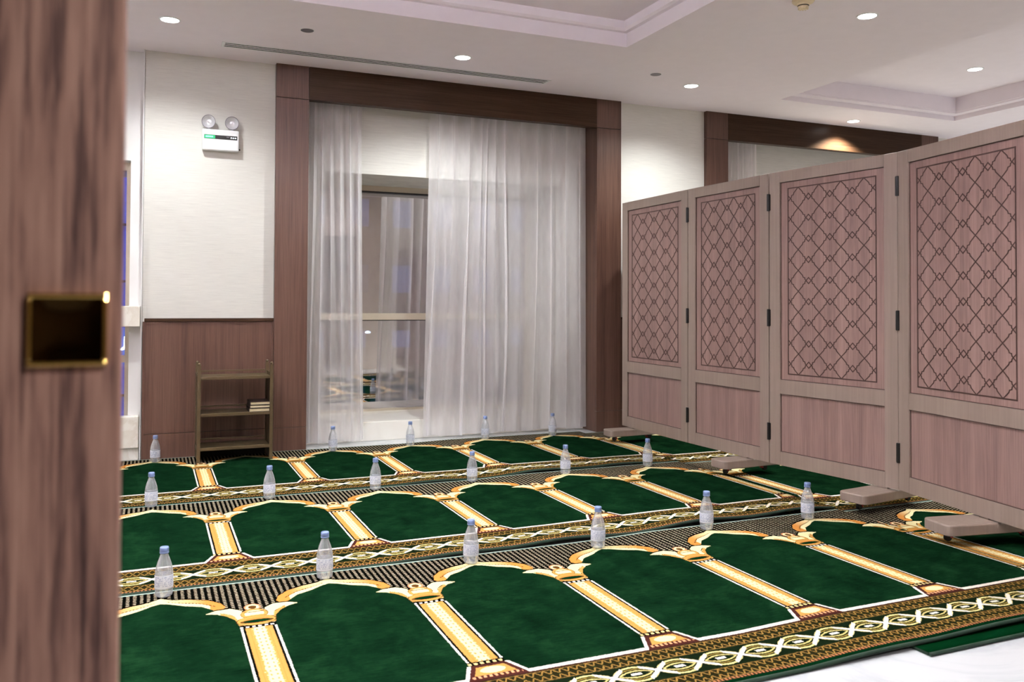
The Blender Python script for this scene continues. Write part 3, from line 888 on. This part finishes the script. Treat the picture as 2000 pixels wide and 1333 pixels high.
for i, (x0_, x1_, h_, l_) in enumerate(((.667, .812, .026, 'bottom'), (.672, .815, .022, 'middle'), (.674, .814, .023, 'top'))):
    bk = tag(empty('book', ((x0_ + x1_) / 2, 6.395, zb_ + .0005)), 'dark-covered cream-paged book, %s of the stack of three on the middle shelf' % l_, 'book', 'stacked books on the bronze shelf')
    w2 = (x1_ - x0_) / 2
    box('pages', -w2 + .004, w2 - .003, .004, .192, .003, h_ - .003, 'paper', bk)
    bm = bmesh.new(); abox(bm, -w2, w2, 0, .196, 0, .003); abox(bm, -w2, w2, 0, .196, h_ - .003, h_); abox(bm, -w2, -w2 + .004, 0, .196, 0, h_)
    mk('cover', bm, 'cover', bk)
    zb_ += h_ + .0006

# ------------------------------------------------------------------ emergency light on the wallpaper
em = tag(empty('emergency_light', (.4765, YB, 2.29)), 'white twin-lamp emergency light box on the wallpapered wall', 'emergency light')
box('housing', -.130, .130, -.062, -.004, 0, .156, 'whiteplastic', em, .008)
box('backplate', -.12, .12, -.006, 0, .01, .146, 'whiteplastic', em)
dp = box('display_strip', -.118, .118, -.0635, -.060, .083, .113, 'black', em, .001)
box('lit_window', -.116, -.040, -.0645, -.0630, .086, .110, 'green_on', dp)
box('lit_bar', -.108, -.055, -.0652, -.0644, .093, .104, 'green_text', dp)
for q in (.075, .090, .105):
    bm = bmesh.new(); lathe(bm, [(.0048, 0), (.0048, .001)], 10)
    o = mk('indicator', bm, 'white_dot', dp); o.location = (q, -.0635, .098); o.rotation_euler = (pi / 2, 0, 0)
box('test_mark', .040, .060, -.0642, -.0632, .100, .104, 'speaker', dp)
for q, tz in ((-.082, -.30), (.082, -.12)):
    lh = empty('lamp_head'); lh.parent = em; lh.location = (q, -.034, .214); lh.rotation_euler = (pi / 2 + .08, 0, tz)
    bm = bmesh.new(); lathe(bm, [(.020, -.028), (.038, -.012), (.047, .010), (.049, .018), (.046, .020)], 28, cap1=False); mk('shell', bm, 'whiteplastic', lh, True)
    bm = bmesh.new(); lathe(bm, [(.0485, .0165), (.0505, .018), (.0505, .0205), (.0480, .0215), (.0462, .0200)], 28, cap0=False, cap1=False); mk('bezel', bm, 'speaker', lh, True)
    bm = bmesh.new(); lathe(bm, [(.046, .0195), (.043, .017), (.020, .002), (.014, .0), (.004, .006)], 28, cap0=False); mk('reflector', bm, 'lampclear', lh, True)
    bm = bmesh.new(); lathe(bm, [(.009, .150), (.009, .178)], 12, q, -.034); mk('stalk', bm, 'whiteplastic', em)
bm = bmesh.new(); lathe(bm, [(.006, 0), (.006, .014)], 10); o = mk('cable_gland', bm, 'black', em); o.location = (.129, -.02, .02); o.rotation_euler = (0, pi / 2, 0)

# ------------------------------------------------------------------ ceiling fixtures
def downlight(x, y, z, label, r_=.056):
    t = tag(empty('downlight', (x, y, z)), label, 'downlight', 'recessed round ceiling downlights')
    bm = bmesh.new(); lathe(bm, [(r_ + .012, 0), (r_ + .011, -.003), (r_ + .001, -.005), (r_ - .001, -.001)], 32, cap0=False, cap1=False); mk('trim_ring', bm, 'whiteplastic', t, True)
    bm = bmesh.new(); lathe(bm, [(r_, -.0015), (r_ - .001, -.0035)], 32); mk('lens', bm, 'lens', t)
for a in (((.10, 5.97), 3.0, 'lit round downlight above the emergency light, nearest the door'),
          ((2.144, 6.0), 3.0, 'lit round downlight beside the long air slot above the main window'),
          ((4.195, 6.0), 3.0, 'lit round downlight above the wall between the two windows'),
          ((6.493, 6.50), 3.0, 'lit round downlight close to the far wood header, casting a bright pool'),
          ((4.2, 4.085), 3.0, 'lit round downlight beside the smoke detector'),
          ((6.56, 5.18), 3.2, 'lit round downlight inside the right-hand coffer')):
    downlight(*a[0], a[1], a[2])
for x, y, l_ in ((.962, 5.826, 'grey round cover flush in the ceiling, left of the centre downlight'), (3.724, 5.812, 'grey round cover flush in the ceiling, by the main coffer corner')):
    t = tag(empty('ceiling_cover', (x, y, 3.0)), l_, 'ceiling cover', 'grey round ceiling covers')
    bm = bmesh.new(); lathe(bm, [(.044, 0), (.044, -.003), (.040, -.005)], 28); mk('plate', bm, 'speaker', t)
    bm = bmesh.new(); lathe(bm, [(.048, 0), (.048, -.002), (.044, -.0025), (.044, 0)], 28, cap0=False, cap1=False); mk('rim', bm, 'whiteplastic', t)
t = tag(empty('smoke_detector', (3.63, 4.03, 3.0)), 'ivory smoke detector on the ceiling', 'smoke detector')
bm = bmesh.new(); lathe(bm, [(.066, 0), (.066, -.010), (.060, -.016), (.046, -.022)], 32); mk('base', bm, 'ivory', t, True)
bm = bmesh.new(); lathe(bm, [(.040, -.022), (.037, -.033), (.035, -.034)], 32, cap0=False); mk('body', bm, 'ivory', t, True)
bm = bmesh.new(); lathe(bm, [(.034, -.034), (.031, -.039)], 32, cap0=False); mk('intake_slot', bm, 'brown_dark', t)
bm = bmesh.new(); lathe(bm, [(.032, -.039), (.026, -.053), (.012, -.056)], 32); cp = mk('sensor_cap', bm, 'ivory', t, True)
for k_ in range(10):
    an = k_ * pi / 5
    bm = bmesh.new(); abox(bm, -.0018, .0018, .022, .031, -.056, -.040); o = mk('rib', bm, 'ivory', cp); o.rotation_euler = (0, 0, an)
# long slot air vent
t = tag(empty('air_vent', (1.745, 6.385, 3.0)), 'long white slot air diffuser in the ceiling before the window', 'vent')
box('backing', -1.27, 1.27, -.048, .048, -.0012, 0, 'brown_dark', t)
for y_ in (-.054, -.018, .018, .054): box('slat', -1.28, 1.28, y_ - .0075, y_ + .0075, -.0030, -.0010, 'whiteplastic', t, .001)
for x_ in (-1.285, 1.285): box('end_cap', x_ - .008, x_ + .008, -.062, .062, -.0032, -.0005, 'whiteplastic', t)

# ------------------------------------------------------------------ door leaf in the foreground
dr = tag(empty('door_1', (-.0205, .752, 0)), 'open wooden door leaf with coarse vertical grain, close on the left', None, None, 'structure')
box('leaf', -.90, 0, 0, .044, .006, 2.28, 'door', dr, .0015)
es_ = empty('square_plate'); es_.parent = dr; es_.location = (-.0385, 0, 1.128); es_['label'] = 'square polished brass flush plate'
o = -.0
bm = bmesh.new()
a_, b_, th = .0285, .0245, .006
for q in ((-a_, a_, b_, a_), (-a_, a_, -a_, -b_), (-a_, -b_, -b_, b_), (b_, a_, -b_, b_)):
    abox(bm, q[0], q[1], -th, 0, q[2], q[3], .0015)
mk('rim', bm, 'brass', es_)
bm = bmesh.new()          # shallow mirror-polished dish, its dark reflection put into the colour
n_ = 8; g = []
for j in range(n_ + 1):
    g.append([])
    for i in range(n_ + 1):
        x_ = -b_ + 2 * b_ * i / n_; z_ = -b_ + 2 * b_ * j / n_
        e_ = (1 - (abs(x_) / b_) ** 3) * (1 - (abs(z_) / b_) ** 3)
        g[-1].append(bm.verts.new((x_, -th * .75 + .004 * e_, z_)))
for j in range(n_):
    for i in range(n_): bm.faces.new((g[j][i], g[j][i + 1], g[j + 1][i + 1], g[j + 1][i]))
mk('dish', bm, 'brass_reflect', es_, True)
